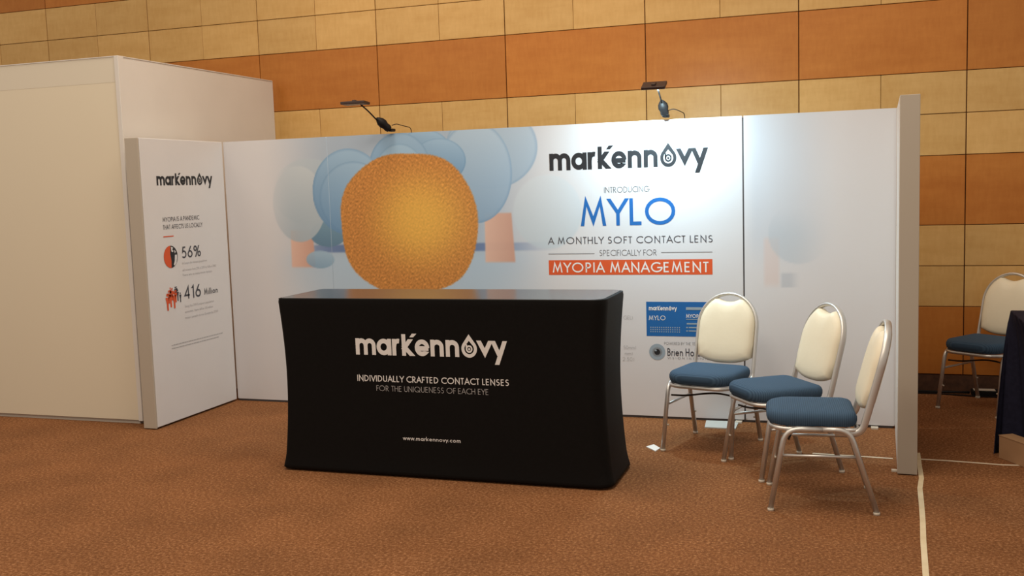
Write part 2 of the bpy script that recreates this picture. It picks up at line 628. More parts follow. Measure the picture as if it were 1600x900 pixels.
def seat_mat():
    m = base_mat('blue_ribbed_fabric', (.045, .10, .19, 1), .85, 0, .2)
    nt = m.node_tree
    b = nt.nodes['Principled BSDF']
    tc = nt.nodes.new('ShaderNodeTexCoord')
    wv = nt.nodes.new('ShaderNodeTexWave')
    wv.wave_type = 'BANDS'
    wv.bands_direction = 'Y'
    wv.inputs['Scale'].default_value = 30
    wv.inputs['Distortion'].default_value = .15
    nt.links.new(tc.outputs['Object'], wv.inputs['Vector'])
    cr = nt.nodes.new('ShaderNodeValToRGB')
    cr.color_ramp.elements[0].color = (.036, .070, .122, 1)
    cr.color_ramp.elements[1].color = (.058, .108, .178, 1)
    nt.links.new(wv.outputs['Fac'], cr.inputs[0])
    nt.links.new(cr.outputs[0], b.inputs['Base Color'])
    bp = nt.nodes.new('ShaderNodeBump')
    bp.inputs['Strength'].default_value = .4
    bp.inputs['Distance'].default_value = .003
    nt.links.new(wv.outputs['Fac'], bp.inputs['Height'])
    nt.links.new(bp.outputs[0], b.inputs['Normal'])
    return m


M['seat'] = seat_mat()


def carpet_mat():
    m = base_mat('brown_carpet', (.2, .08, .03, 1), .95, 0, .1)
    nt = m.node_tree
    b = nt.nodes['Principled BSDF']
    tc = nt.nodes.new('ShaderNodeTexCoord')

    def noise(sc, det, ro=.5):
        n = nt.nodes.new('ShaderNodeTexNoise')
        n.inputs['Scale'].default_value = sc
        n.inputs['Detail'].default_value = det
        n.inputs['Roughness'].default_value = ro
        nt.links.new(tc.outputs['Object'], n.inputs['Vector'])
        return n
    n1 = noise(64, 6, .8)
    cr = nt.nodes.new('ShaderNodeValToRGB')
    e = cr.color_ramp.elements
    e[0].position, e[0].color = .36, (.135, .053, .021, 1)
    e[1].position, e[1].color = .70, (.58, .31, .155, 1)
    x = e.new(.52)
    x.color = (.255, .108, .043, 1)
    nt.links.new(n1.outputs['Fac'], cr.inputs[0])
    n2 = noise(2.2, 5)
    mr = nt.nodes.new('ShaderNodeMapRange')
    mr.inputs['From Min'].default_value = .3
    mr.inputs['From Max'].default_value = .7
    mr.inputs['To Min'].default_value = .86
    mr.inputs['To Max'].default_value = 1.12
    nt.links.new(n2.outputs['Fac'], mr.inputs['Value'])
    mx = nt.nodes.new('ShaderNodeMix')
    mx.data_type = 'RGBA'
    mx.blend_type = 'MULTIPLY'
    mx.inputs['Factor'].default_value = 1
    nt.links.new(cr.outputs[0], mx.inputs['A'])
    nt.links.new(mr.outputs[0], mx.inputs['B'])
    nt.links.new(mx.outputs['Result'], b.inputs['Base Color'])
    n3 = noise(110, 4, .8)
    bp = nt.nodes.new('ShaderNodeBump')
    bp.inputs['Strength'].default_value = .7
    bp.inputs['Distance'].default_value = .008
    nt.links.new(n3.outputs['Fac'], bp.inputs['Height'])
    nt.links.new(bp.outputs[0], b.inputs['Normal'])
    return m


M['carpet'] = carpet_mat()

# ------------------------------------------------------------------ setting: floor, wood clad wall
WY = 8.40
fl = bxo('floor', (-2.6, 3.9, -.05), (13.6, 9.4, .1), M['carpet'])
fl['kind'] = 'structure'

XL, XR = -9.1, 3.9
wall = bxo('wall_back', ((XL + XR) / 2, WY + .10, 2.45), (XR - XL, .16, 4.9), M['joint'])
wall['kind'] = 'structure'
K = 1.11573
W = 1.08715 * K
X0 = -4.69729 * K
HC, HO = .28135 * K, .47511 * K
Z0 = 1.695 + (3.41315 - 1.695) * K
# rows from top: (kind, z bottom, height)
rows = []
z = Z0 + HO + 2 * HC
seq = ['c', 'c', 'o'] * 4
for k in seq:
    h = HC if k == 'c' else HO
    rows.append((k, z - h, h))
    z -= h
ZB = z
meshes = {}


def tile_mesh(key, sx, sz):
    if key not in meshes:
        bm = bmesh.new()
        box(bm, (0, 0, 0), (sx, .02, sz), .002)
        me = bpy.data.meshes.new(key)
        bmesh.ops.recalc_face_normals(bm, faces=bm.faces)
        bm.to_mesh(me)
        bm.free()
        meshes[key] = me
    return meshes[key]


i0 = math.ceil((XL - X0) / W)
i1 = math.floor((XR - X0) / W)
for (k, zb, h) in rows:
    for i in range(i0, i1):
        xs = X0 + i * W
        if k == 'o':
            me = tile_mesh('wood_plank', W - .0075, h - .005)
            o = link_mesh('wood_plank', me, M['wood_orange'], wall)
            o.location = (xs + W / 2, WY + .01 + random.uniform(-.001, .001), zb + h / 2)
        else:
            for q in (0, 1):
                me = tile_mesh('wood_tile', W / 2 - .0055, h - .005)
                o = link_mesh('wood_tile', me, M['wood_cream'], wall)
                dx = .0012 if q == 0 else -.0012
                o.location = (xs + W / 4 + q * W / 2 + dx, WY + .01 + random.uniform(-.001, .001), zb + h / 2)
        # parent sits away from the origin
        for o in wall.children[-2:]:
            pass
sk = bxo('baseboard_back', ((XL + XR) / 2, WY + .03, (ZB - .004) / 2), (XR - XL, .05, ZB - .004), M['skirting'])
sk['kind'] = 'structure'

# ------------------------------------------------------------------ white stand box at the left
bt = empty('stand_box', (-5.7, 7.2, 0))
tag(bt, 'tall white walled stand box at the far left, cream front, higher than the printed panels', 'booth')


def child(o, parent):
    o.parent = parent
    o.matrix_parent_inverse = Matrix.Translation(parent.location).inverted() if not parent.rotation_euler.z else (
        Matrix.Translation(parent.location) @ Matrix.Rotation(parent.rotation_euler.z, 4, 'Z')).inverted()
    return o


BH = 2.728
child(bxo('front_board', (-6.56, 6.235, 1.285), (2.98, .05, 2.51), M['cream_board']), bt)
child(bxo('header_strip', (-6.56, 6.235, 2.632), (2.98, .052, .184), M['cream_head']), bt)
child(bxo('side_board', (-5.074, 7.27, BH / 2 + .012), (.045, 2.06, BH - .024), M['white_panel']), bt)
child(bxo('corner_post', (-5.0615, 6.232, BH / 2 + .012), (.036, .062, BH - .024), M['white_panel'], bevel=.002), bt)
child(bxo('base_strip', (-6.56, 6.2425, .015), (2.95, .035, .03), M['frame_grey']), bt)
child(bxo('top_cap', (-6.56, 6.235, BH - .003), (2.98, .062, .006), M['white_panel']), bt)
child(bxo('top_cap', (-5.074, 7.28, BH - .003), (.055, 2.02, .006), M['white_panel']), bt)

# ------------------------------------------------------------------ printed backdrop
BY, BX0, BX1, BHT = 7.107, -4.817, .280, 2.122
SEAMS = [BX0, -3.874, -.698, BX1]
bd = empty('display_backdrop', (-2.27, 7.15, 0))
tag(bd, 'long white fabric backdrop printed with round trees, a headline and an orange banner', 'backdrop')


def srgb(r, g_, b):
    return np.array([c / 255 for c in (r, g_, b)])


def s2l(a):
    return np.where(a <= .04045, a / 12.92, ((a + .055) / 1.055) ** 2.4)


def fractal(x, z, sc, seed):
    v = np.zeros_like(x)
    rs = np.random.RandomState(seed)
    for k in range(26):
        a = rs.rand() * 6.28
        f = sc * (.4 + 1.4 * rs.rand())
        v += np.sin((x * math.cos(a) + z * math.sin(a)) * f + rs.rand() * 6.28 + 2 * np.sin((x * math.sin(a) - z * math.cos(a)) * f * .7))
    return v / 16


def art(x, z):
    """the printed picture: reflectance of the ink at (x, z) on the backdrop"""
    white = srgb(213, 214, 219)
    c = np.ones(x.shape + (3,)) * white

    def sm(a, b, v):
        t = np.clip((v - a) / (b - a), 0, 1)
        return t * t * (3 - 2 * t)

    def lay(mask, col):
        nonlocal c
        mk = mask[..., None]
        c = c * (1 - mk) + col * mk

    def ell(cx, cz, rx, rz, soft=.02):
        d = np.sqrt(((x - cx) / rx) ** 2 + ((z - cz) / rz) ** 2)
        return 1 - sm(1 - soft, 1 + soft, d), d

    def ball(cx, cz, rx, rz, dark, light, soft=.015, al=1.0, rim=None, fade=None):
        mk, d = ell(cx, cz, rx, rz, soft)
        lx = np.clip(.5 + .5 * ((x - cx) / rx * .15 + (z - cz) / rz * .85), 0, 1)[..., None]
        col = dark * (1 - lx) + light * lx
        if rim is not None:
            e = (sm(.92, 1.0, d) * .35)[..., None]
            col = col * (1 - e) + rim * e
        m_ = mk * al
        if fade is not None:
            m_ = m_ * fade
        lay(m_, col)

    # hazy sky band, fading out to white at both ends and towards the ground
    win = sm(-4.50, -3.75, x) * (1 - sm(-2.75, -1.95, x))
    lay(win * sm(.75, 1.2, z) * .95, srgb(166, 184, 204))
    lay(win * (1 - sm(1.15, 1.30, z)) * .9, srgb(176, 200, 222))
    # faint far tree line between the crowns
    lay(win * sm(1.21, 1.23, z) * (1 - sm(1.27, 1.29, z)) * sm(-4.1, -4.0, x) * .9, srgb(98, 122, 168))
    # trunks
    for cx, zb_, zt, wd_, al in ((-4.136, 1.105, 1.40, .098, .94), (-2.480, 1.135, 1.50, .105, .95)):
        t = np.clip((x - (cx - wd_)) / (2 * wd_), 0, 1)[..., None]
        colt = srgb(220, 184, 168) * (1 - t) + srgb(200, 158, 142) * t
        wv_ = wd_ * (1 + .10 * (zt - z) / .3)
        mk = (1 - sm(wv_ * .93, wv_ * 1.07, np.abs(x - cx - (zt - z) * .02))) * sm(zb_ - .012, zb_ + .012, z) * (1 - sm(zt - .01, zt + .01, z))
        lay(mk * al, colt)
    pale_d, pale_l = srgb(160, 178, 192), srgb(198, 208, 216)
    b_d, b_l, b_rim = srgb(104, 144, 184), srgb(164, 196, 224), srgb(98, 138, 180)
    ball(-2.10, 1.50, .26, .27, srgb(186, 202, 214), srgb(208, 216, 224), .05, .75)
    ball(-2.52, 1.98, .36, .30, srgb(148, 176, 202), srgb(182, 202, 220), .02, .8, b_rim)
    ball(-2.651, 1.803, .291, .375, srgb(134, 166, 198), srgb(184, 206, 226), .012, .95, b_rim)
    
    ball(-3.06, 1.98, .22, .16, b_d, b_l, .012, 1, b_rim)
    ball(-2.94, 1.90, .22, .17, b_d, b_l, .012, 1, b_rim)
    ball(-3.262, 1.865, .255, .262, b_d, b_l, .010, 1, b_rim)
    ball(-3.262, 1.80, .215, .245, srgb(112, 152, 190), srgb(168, 200, 226), .010, 1, b_rim)
    ball(-3.90, 1.365, .16, .10, srgb(96, 130, 158), srgb(120, 156, 180), .03, 1)
    ball(-4.05, 1.70, .33, .26, pale_d, srgb(186, 202, 212), .02, .55, None, sm(-4.42, -4.1, x))
    ball(-4.146, 1.606, .235, .30, pale_d, pale_l, .02, .95, None, sm(-4.50, -4.10, x) * .8 + .2)
    ball(-3.702, 1.690, .317, .335, b_d, b_l, .010, 1, b_rim)
    ball(-3.660, 1.640, .300, .285, srgb(106, 146, 186), srgb(164, 196, 224), .010, 1, b_rim)
    ball(-3.98, 1.165, .125, .07, srgb(126, 160, 190), srgb(160, 190, 214), .06, .9)
    # large autumn coloured round crown with a rough edge
    ang = np.arctan2(z - 1.44, x + 3.213)
    wob = 1 + .010 * np.sin(ang * 7 + 1) + .010 * np.sin(ang * 4 + 2) + .014 * fractal(x, z, 230, 9)
    d = (np.abs((x + 3.213) / .565) ** 2.5 + np.abs((z - 1.43) / .535) ** 2.5) ** (1 / 2.5) / wob
    mk = 1 - sm(.985, 1.012, d)
    din = np.sqrt(((x + 3.12) / .48) ** 2 + ((z - 1.46) / .44) ** 2)
    t = sm(.15, 1.15, din)[..., None]
    colg = srgb(226, 176, 84) * (1 - t) + srgb(194, 134, 70) * t
    tex = fractal(x, z, 170, 3)[..., None] * .22 + fractal(x, z, 330, 5)[..., None] * .16
    colg = np.clip(colg * (1 + tex * (.35 + .65 * t)), 0, 1)
    lay(mk, colg)
    # right hand panel: a very faint crown and trunk
    lay(sm(-.72, -.60, x) * (1 - sm(-.42, -.05, x)) * sm(1.0, 1.35, z) * .35, srgb(176, 190, 208))
    mk = sm(-.575, -.55, x) * (1 - sm(-.47, -.455, x)) * sm(.93, .99, z) * (1 - sm(1.27, 1.31, z))
    lay(mk * .55, srgb(214, 196, 192))
    mk, d = ell(-.333, 1.316, .20, .205, .03)
    lay(mk * (1 - sm(-.42, -.12, x)) * (1 - sm(1.28, 1.52, z)) * .6, srgb(184, 196, 208))
    mk = sm(-.455, -.445, x) * (1 - sm(-.40, -.32, x)) * sm(.945, .955, z) * (1 - sm(1.045, 1.055, z))
    lay(mk * .5, srgb(170, 178, 190))
    return np.clip(c, 0, 1)


def art_mat():
    m = base_mat('printed_stretch_fabric', (.7, .7, .7, 1), .75, 0, .3)
    nt = m.node_tree
    at = nt.nodes.new('ShaderNodeVertexColor')
    at.layer_name = 'ink'
    nt.links.new(at.outputs[0], nt.nodes['Principled BSDF'].inputs['Base Color'])
    n2 = nt.nodes.new('ShaderNodeTexNoise')
    n2.inputs['Scale'].default_value = 3.5
    bp = nt.nodes.new('ShaderNodeBump')
    bp.inputs['Strength'].default_value = .15
    bp.inputs['Distance'].default_value = .02
    nt.links.new(n2.outputs['Fac'], bp.inputs['Height'])
    nt.links.new(bp.outputs[0], nt.nodes['Principled BSDF'].inputs['Normal'])
    return m


M['art'] = art_mat()


def art_panel(x0, x1, z0, z1, step):
    nx = max(2, int((x1 - x0) / step))
    nz = max(2, int((z1 - z0) / step))
    xs = np.linspace(x0, x1, nx + 1)
    zs = np.linspace(z0, z1, nz + 1)
    XX, ZZ = np.meshgrid(xs, zs)
    co = np.stack([XX, np.full_like(XX, BY), ZZ], -1).reshape(-1, 3)
    n = co.shape[0]
    idx = np.arange(n).reshape(nz + 1, nx + 1)
    q = np.stack([idx[:-1, :-1], idx[:-1, 1:], idx[1:, 1:], idx[1:, :-1]], -1).reshape(-1, 4)
    # turned back edge: a rim of four strips 90 mm deep so the panel is a solid slab
    cs = np.array([[x0, BY + .09, z0], [x1, BY + .09, z0], [x1, BY + .09, z1], [x0, BY + .09, z1]])
    allc = np.concatenate([co, cs])
    me = bpy.data.meshes.new('fabric_panel')
    a, b, c_, d = idx[0, 0], idx[0, -1], idx[-1, -1], idx[-1, 0]
    rim = [[a, n, n + 1, b], [b, n + 1, n + 2, c_], [c_, n + 2, n + 3, d], [d, n + 3, n, a], [n + 1, n, n + 3, n + 2]]
    faces = np.concatenate([q, np.array(rim)])
    me.vertices.add(len(allc))
    me.vertices.foreach_set('co', allc.astype(np.float32).ravel())
    me.loops.add(faces.size)
    me.loops.foreach_set('vertex_index', faces.astype(np.int32).ravel())
    me.polygons.add(len(faces))
    me.polygons.foreach_set('loop_start', np.arange(0, faces.size, 4, dtype=np.int32))
    me.update(calc_edges=True)
    col = np.ones((len(allc), 4), np.float32)
    col[:n, :3] = s2l(art(XX, ZZ)).reshape(-1, 3)
    col[n:, :3] = .6
    ca = me.color_attributes.new('ink', 'FLOAT_COLOR', 'POINT')
    ca.data.foreach_set('color', col.ravel())
    me.materials.append(M['art'])
    return link_mesh('fabric_panel', me, None)


panels = []
for k, (a, b) in enumerate(zip(SEAMS, SEAMS[1:])):
    step = (.008, .0055, .012)[k]
    o = art_panel(a + (.006, .0015, .0055)[k], b - (.0015, .0055, -.003)[k], .018, BHT, step)
    child(o, bd)
    panels.append(o)
child(bxo('base_channel', ((BX0 + BX1) / 2, BY + .045, .010), (BX1 - BX0 - .02, .07, .018), M['seam']), bd)
for xs in SEAMS[1:3]:
    child(bxo('seam', (xs, BY + .05, 1.06), (.003 if xs < -2 else .011, .088, 2.10), M['seam']), bd)
for xs in (-3.9, -2.3, -.74, .155):
    child(bxo('foot_tab', (xs, BY - .02, .006), (.045, .06, .01), M['glide']), bd)

P2 = panels[1]
FB = Face((0, BY, 0), (1, 0, 0), (0, -1, 0))


def sub(o, parent=P2):
    # nested parts keep the world placement of their coordinates
    top = parent.parent
    o.parent = parent
    o.matrix_parent_inverse = Matrix.Identity(4)
    return o


def bt_text(s, s0, s1, z, cap, mat, wt=.1, **k):
    return sub(text(s, FB, s0, s1, z, cap, mat, None, wt, **k))


sub(logo(FB, -2.072, -.932, 1.797, .122, M['black_print'], None))
bt_text('INTRODUCING', -1.671, -1.349, 1.626, .041, M['black_print'], .075)
bt_text('MYLO', -1.847, -1.165, 1.392, .192, M['blue_print'], .135, track=.15)
bt_text('A MONTHLY SOFT CONTACT LENS', -2.098, -.909, 1.264, .050, M['navy_print'], .115, track=.24, space=.42)
bt_text('SPECIFICALLY FOR', -1.715, -1.302, 1.176, .042, M['navy_print'], .07)
sub(print_mesh('printed_rule', [rectq(0, .346, 0, .004), rectq(.829, 1.186, .004, .008)], FB, -2.098, 1.191, 1, 1, M['grey_print'], None))
sub(print_mesh('orange_banner', [rectq(0, 1.186, 0, .108)], FB, -2.098, 1.039, 1, 1, M['orange_print'], None, .0008))
bt_text('MYOPIA MANAGEMENT', -2.068, -.943, 1.056, .073, M['white_print'], .135, track=.22, space=.42, d=.0018)
sub(print_mesh('blue_banner', [rectq(0, .450, 0, .247)], FB, -1.383, .599, 1, 1, M['blue_card'], None, .0008))
sub(logo(FB, -1.364, -1.163, .784, .024, M['white_print'], None, .0018))
bt_text('MYLO', -1.365, -1.246, .714, .033, M['white_print'], .12, d=.0018)
dots = []
for i in range(14):
    for j in range(3):
        cx, cz = i * .0157, j * .0155
        dots.append([Vector((cx + .0046 * math.cos(a), cz + .0046 * math.sin(a))) for a in [k * PI / 3 for k in range(6)]])
sub(print_mesh('printed_dot_grid', dots, FB, -1.352, .631, 1, 1, M['iris_print'], None, .0018))
sub(print_mesh('printed_bar', [rectq(0, .150, 0, .020)], FB, -1.100, .789, 1, 1, M['iris_print'], None, .0018))
bt_text('MYOPIA', -1.100, -.985, .733, .026, M['white_print'], .15, d=.0018)
sub(print_mesh('printed_small_line', [rectq(0, .13, 0, .005), rectq(.004, .10, -.034, -.024), rectq(0, .012, -.060, -.052), rectq(.018, .12, -.060, -.052),
                                      rectq(0, .012, -.084, -.076), rectq(.018, .12, -.084, -.076)], FB, -1.100, .720, 1, 1, M['iris_print'], None, .0018))
bt_text('POWERED BY THE TECHNOLOGY', -1.258, -.90, .538, .020, M['grey_print'], .10)
sub(print_mesh('printed_iris', ribbon(arc(0, 0, .041, .041, 0, 350, 35), .017, True), FB, -1.309, .485, 1, 1, M['iris_print'], None))
sub(print_mesh('printed_iris', [q for a in range(0, 360, 12) for q in ribbon([(.018 * math.cos(math.radians(a)), .018 * math.sin(math.radians(a))), (.036 * math.cos(math.radians(a)), .036 * math.sin(math.radians(a)))], .0016, flat=False)], FB, -1.309, .485, 1, 1, M['grey_print'], None, .0018))
sub(print_mesh('printed_pupil', [[Vector(p) for p in arc(0, 0, .021, .021, 0, 345, 23)]], FB, -1.309, .485, 1, 1, M['black_print'], None, .0022))
sub(print_mesh('printed_glint', [[Vector(p) for p in arc(0, 0, .007, .007, 0, 330, 11)]], FB, -1.319, .496, 1, 1, M['iris_print'], None, .0026))
bt_text('Brien Holden', -1.236, -.945, .459, .055, M['navy_print'], .14, track=.16)
bt_text('VISION INSTITUTE', -1.236, -.945, .436, .014, M['grey_print'], .13, track=.6)
bt_text('GEL)', -1.549, -1.482, .716, .028, M['pale_print'], .08)
bt_text('.50mm)', -1.560, -1.462, .500, .028, M['pale_print'], .08)
bt_text('mm)', -1.545, -1.488, .456, .028, M['pale_print'], .08)
bt_text('2.50)', -1.560, -1.478, .414, .028, M['pale_print'], .08)

# ------------------------------------------------------------------ left graphic panel (at right angles to the backdrop)
lp = empty('side_display_panel', (-4.87, 6.59, 0))
tag(lp, 'narrow white side panel at left printed with 56% and 416 Million', 'display panel')
LX = -4.817
LY0, LY1 = 6.085, 7.100
gp = child(bxo('graphic_face', (LX - .020, (LY0 + LY1) / 2, BHT / 2 + .007), (.04, LY1 - LY0 - .004, BHT - .014), M['fabric_white'], bevel=.003), lp)
child(bxo('panel_body', (LX - .080, (LY0 + LY1) / 2 + .003, BHT / 2 + .004), (.074, LY1 - LY0 - .01, BHT - .012), M['white_panel']), lp)
child(bxo('end_profile', (LX - .060, LY0 - .005, BHT / 2 + .004), (.112, .012, BHT - .006), M['end_grey'], bevel=.002), lp)
FL = Face((LX + .0005, 0, 0), (0, 1, 0), (1, 0, 0))


def lsub(o):
    o.parent = gp
    o.matrix_parent_inverse = Matrix.Identity(4)
    return o


def ltext(s, s0, s1, z, cap, mat, wt=.1, **k):
    return lsub(text(s, FL, s0, s1, z, cap, mat, None, wt, **k))


lsub(logo(FL, 6.250, 6.937, 1.782, .068, M['black_print'], None))
ltext('MYOPIA IS A PANDEMIC', 6.290, 6.733, 1.513, .034, M['navy_print'], .12)
ltext('THAT AFFECTS US LOCALLY', 6.287, 6.768, 1.456, .034, M['navy_print'], .12)
lsub(print_mesh('orange_rule', [rectq(6.286, 6.406, 1.399, 1.407)], FL, 0, 0, 1, 1, M['orange_print'], None))
ltext('56%', 6.490, 6.728, 1.228, .088, M['navy_print'], .13, track=.16)
ltext('In Europe the myopia population', 6.488, 6.80, 1.182, .018, M['pale_print'], .10)
ltext('will increase from 23% in 2010 to 56% in 2050', 6.486, 6.915, 1.130, .018, M['pale_print'], .10)
ltext('There are as many more myopic', 6.482, 6.86, 1.092, .018, M['pale_print'], .10)
ltext('416', 6.490, 6.697, .915, .098, M['navy_print'], .13, track=.16)
ltext('Million', 6.739, 6.918, .922, .048, M['navy_print'], .15)
ltext('Using the 2010 European population', 6.488, 6.86, .852, .018, M['pale_print'], .10)
ltext('estimates, there will be 416 million', 6.484, 6.84, .810, .018, M['pale_print'], .10)
ltext('myopic people across Europe by 2050', 6.480, 6.905, .765, .018, M['pale_print'], .10)
dash = []
yy = 6.299
while yy < 6.93:
    ln = random.uniform(.012, .035)
    dash.append(rectq(yy, yy + ln, .586, .592))
    if yy < 6.90:
        dash.append(rectq(yy, yy + ln, .562, .568))
    yy += ln + .005
lsub(print_mesh('printed_footnote', dash, FL, 0, 0, 1, 1, M['pale_print'], None))
# globe: orange left half, dark right half with pale patches
gc = (6.357, 1.250)
RY, RZ = .082, .083
disc = [Vector(p) for p in arc(gc[0], gc[1], RY, RZ, 0, 350, 35)]
lsub(print_mesh('printed_globe', [disc], FL, 0, 0, 1, 1, M['black_print'], None))
lsub(print_mesh('printed_globe', [[Vector(p) for p in arc(gc[0], gc[1], RY, RZ, 90, 270, 20)] + [Vector((gc[0] + .004, gc[1] - .03)), Vector((gc[0] - .006, gc[1] + .02))]], FL, 0, 0, 1, 1, M['orange_print'], None, .0018))
lsub(print_mesh('printed_globe_patch', [
    [Vector(p) for p in [(6.362, 1.325), (6.388, 1.318), (6.378, 1.300), (6.392, 1.292), (6.380, 1.282), (6.366, 1.290)]],
    [Vector(p) for p in [(6.400, 1.30), (6.418, 1.285), (6.405, 1.272)]],
    [Vector(p) for p in [(6.405, 1.262), (6.430, 1.262), (6.430, 1.235), (6.418, 1.200), (6.395, 1.180), (6.385, 1.190), (6.398, 1.215)]]],
    FL, 0, 0, 1, 1, M['fabric_white'], None, .0022))
# crowd of small standing figures, orange in front, dark behind at the right
def pictogram(y, z, h):
    w_ = h * .17
    q = [[Vector((y + .09 * h * math.cos(k * PI / 4), z + h * .90 + .09 * h * math.sin(k * PI / 4))) for k in range(8)]]
    q.append([Vector((y - w_, z + h * .76)), Vector((y - w_ * .45, z + h * .38)), Vector((y - w_ * .4, z)), Vector((y + w_ * .4, z)), Vector((y + w_ * .45, z + h * .38)), Vector((y + w_, z + h * .76))])
    return q
fo, fd = [], []
for (y, z_, h) in [(6.285, .853, .13), (6.325, .875, .125), (6.365, .862, .130), (6.305, .905, .10), (6.345, .925, .095), (6.385, .905, .095), (6.325, .95, .075)]:
    fo += pictogram(y, z_, h)
for (y, z_, h) in [(6.385, .940, .085), (6.410, .912, .090), (6.440, .900, .075), (6.400, .965, .06)]:
    fd += pictogram(y, z_, h)
lsub(print_mesh('printed_people', fd, FL, 0, 0, 1, 1, M['navy_print'], None, .0014))
lsub(print_mesh('printed_people', fo, FL, 0, 0, 1, 1, M['orange_print'], None, .0020))

# ------------------------------------------------------------------ right end panel, seen almost edge on
rp = empty('end_panel', (.300, 5.995, 0), math.atan2(-.030, 1.117))
tag(rp, 'plain white end panel seen edge on beside the two angled chairs', 'display panel')
bxo('panel_body', (.004, .555, 1.064), (.100, 1.09, 2.116), M['white_panel'], rp)
bxo('end_profile', (.006, .004, 1.065), (.104, .012, 2.118), M['end_grey'], rp, bevel=.002)
bxo('foot_tab', (-.062, .06, .006), (.03, .03, .01), M['glide'], rp)

# ------------------------------------------------------------------ black counter
ct = empty('display_counter', (-2.27, 5.60, 0))
tag(ct, 'black fabric covered counter with white lettering in front of the printed backdrop', 'counter')
CX0, CX1, CY0, CY1, CZ = -3.318, -1.248, 5.330, 5.880, 1.062


def inset(z):
    t = z / CZ
    return .006 + .036 * math.sin(PI * min(1, max(0, t * .93))) - .012 * math.exp(-(t / .06) ** 2)


def counter_outline(i, z, extra=0):
    return [(x, y, z) for x, y in rrect(CX0 + i, CX1 - i, CY0 + i * .35, CY1 - i * .35, (.03, .085, .07, .03), 8)]


bm = bmesh.new()
rings = []
zs = [.012, .02, .035, .06, .10] + [.10 + (CZ - .14) * k / 16 for k in range(1, 17)] + [CZ - .02, CZ - .006, CZ]
for z_ in zs:
    i = inset(z_)
    if z_ < .02:
        i += .012
    if z_ > CZ - .01:
        i += .004
    rings.append(counter_outline(i, z_))
rings.append([(x, y, CZ + .001) for x, y, _ in counter_outline(.022, CZ)])
rings_mesh(bm, rings, True, True)
cover = child(obj('fabric_cover', bm, M['black_fabric'], None, True), ct)
bm = bmesh.new()
rings_mesh(bm, [counter_outline(.036, CZ + .0005), counter_outline(.036, CZ + .003)], True, True)
child(obj('counter_top', bm, M['black_top'], None), ct)
for x_ in (CX0 + .06, CX1 - .09):
    for y_ in (CY0 + .07, CY1 - .07):
        child(tubeo('foot', [(x_, y_, 0), (x_, y_, .02)], .02, M['black_plastic']), ct)

FC = Face((0, 5.33, 0), (1, 0, 0), (0, -1, 0))


def cwarp(P):
    return Vector((P.x, CY0 + (inset(P.z) if P.z < CZ - .05 else inset(P.z)) * .35 - .0025, P.z))


def cprint(o):
    o.parent = cover
    o.matrix_parent_inverse = Matrix.Identity(4)
    return o


cprint(logo(FC, -2.784, -1.834, .730, .098, M['white_print'], None, warp=cwarp))
cprint(text('INDIVIDUALLY CRAFTED CONTACT LENSES', FC, -2.784, -1.832, .571, .037, M['white_print'], None, .14, warp=cwarp))
cprint(text('FOR THE UNIQUENESS OF EACH EYE', FC, -2.661, -1.957, .515, .033, M['pale_white_print'], None, .08, warp=cwarp))
cprint(text('www.markennovy.com', FC, -2.501, -2.136, .228, .024, M['white_print'], None, .13, warp=cwarp))


# ------------------------------------------------------------------ chairs
def by(z):
    return -.206 - .262 * (z - .471)


def rrect_c(i):
    return rrect(-.206 + i, .206 - i, -.165 + i, .268 - i, (max(.03, .06 - i), max(.03, .06 - i), max(.05, .12 - i), max(.05, .12 - i)), 8)


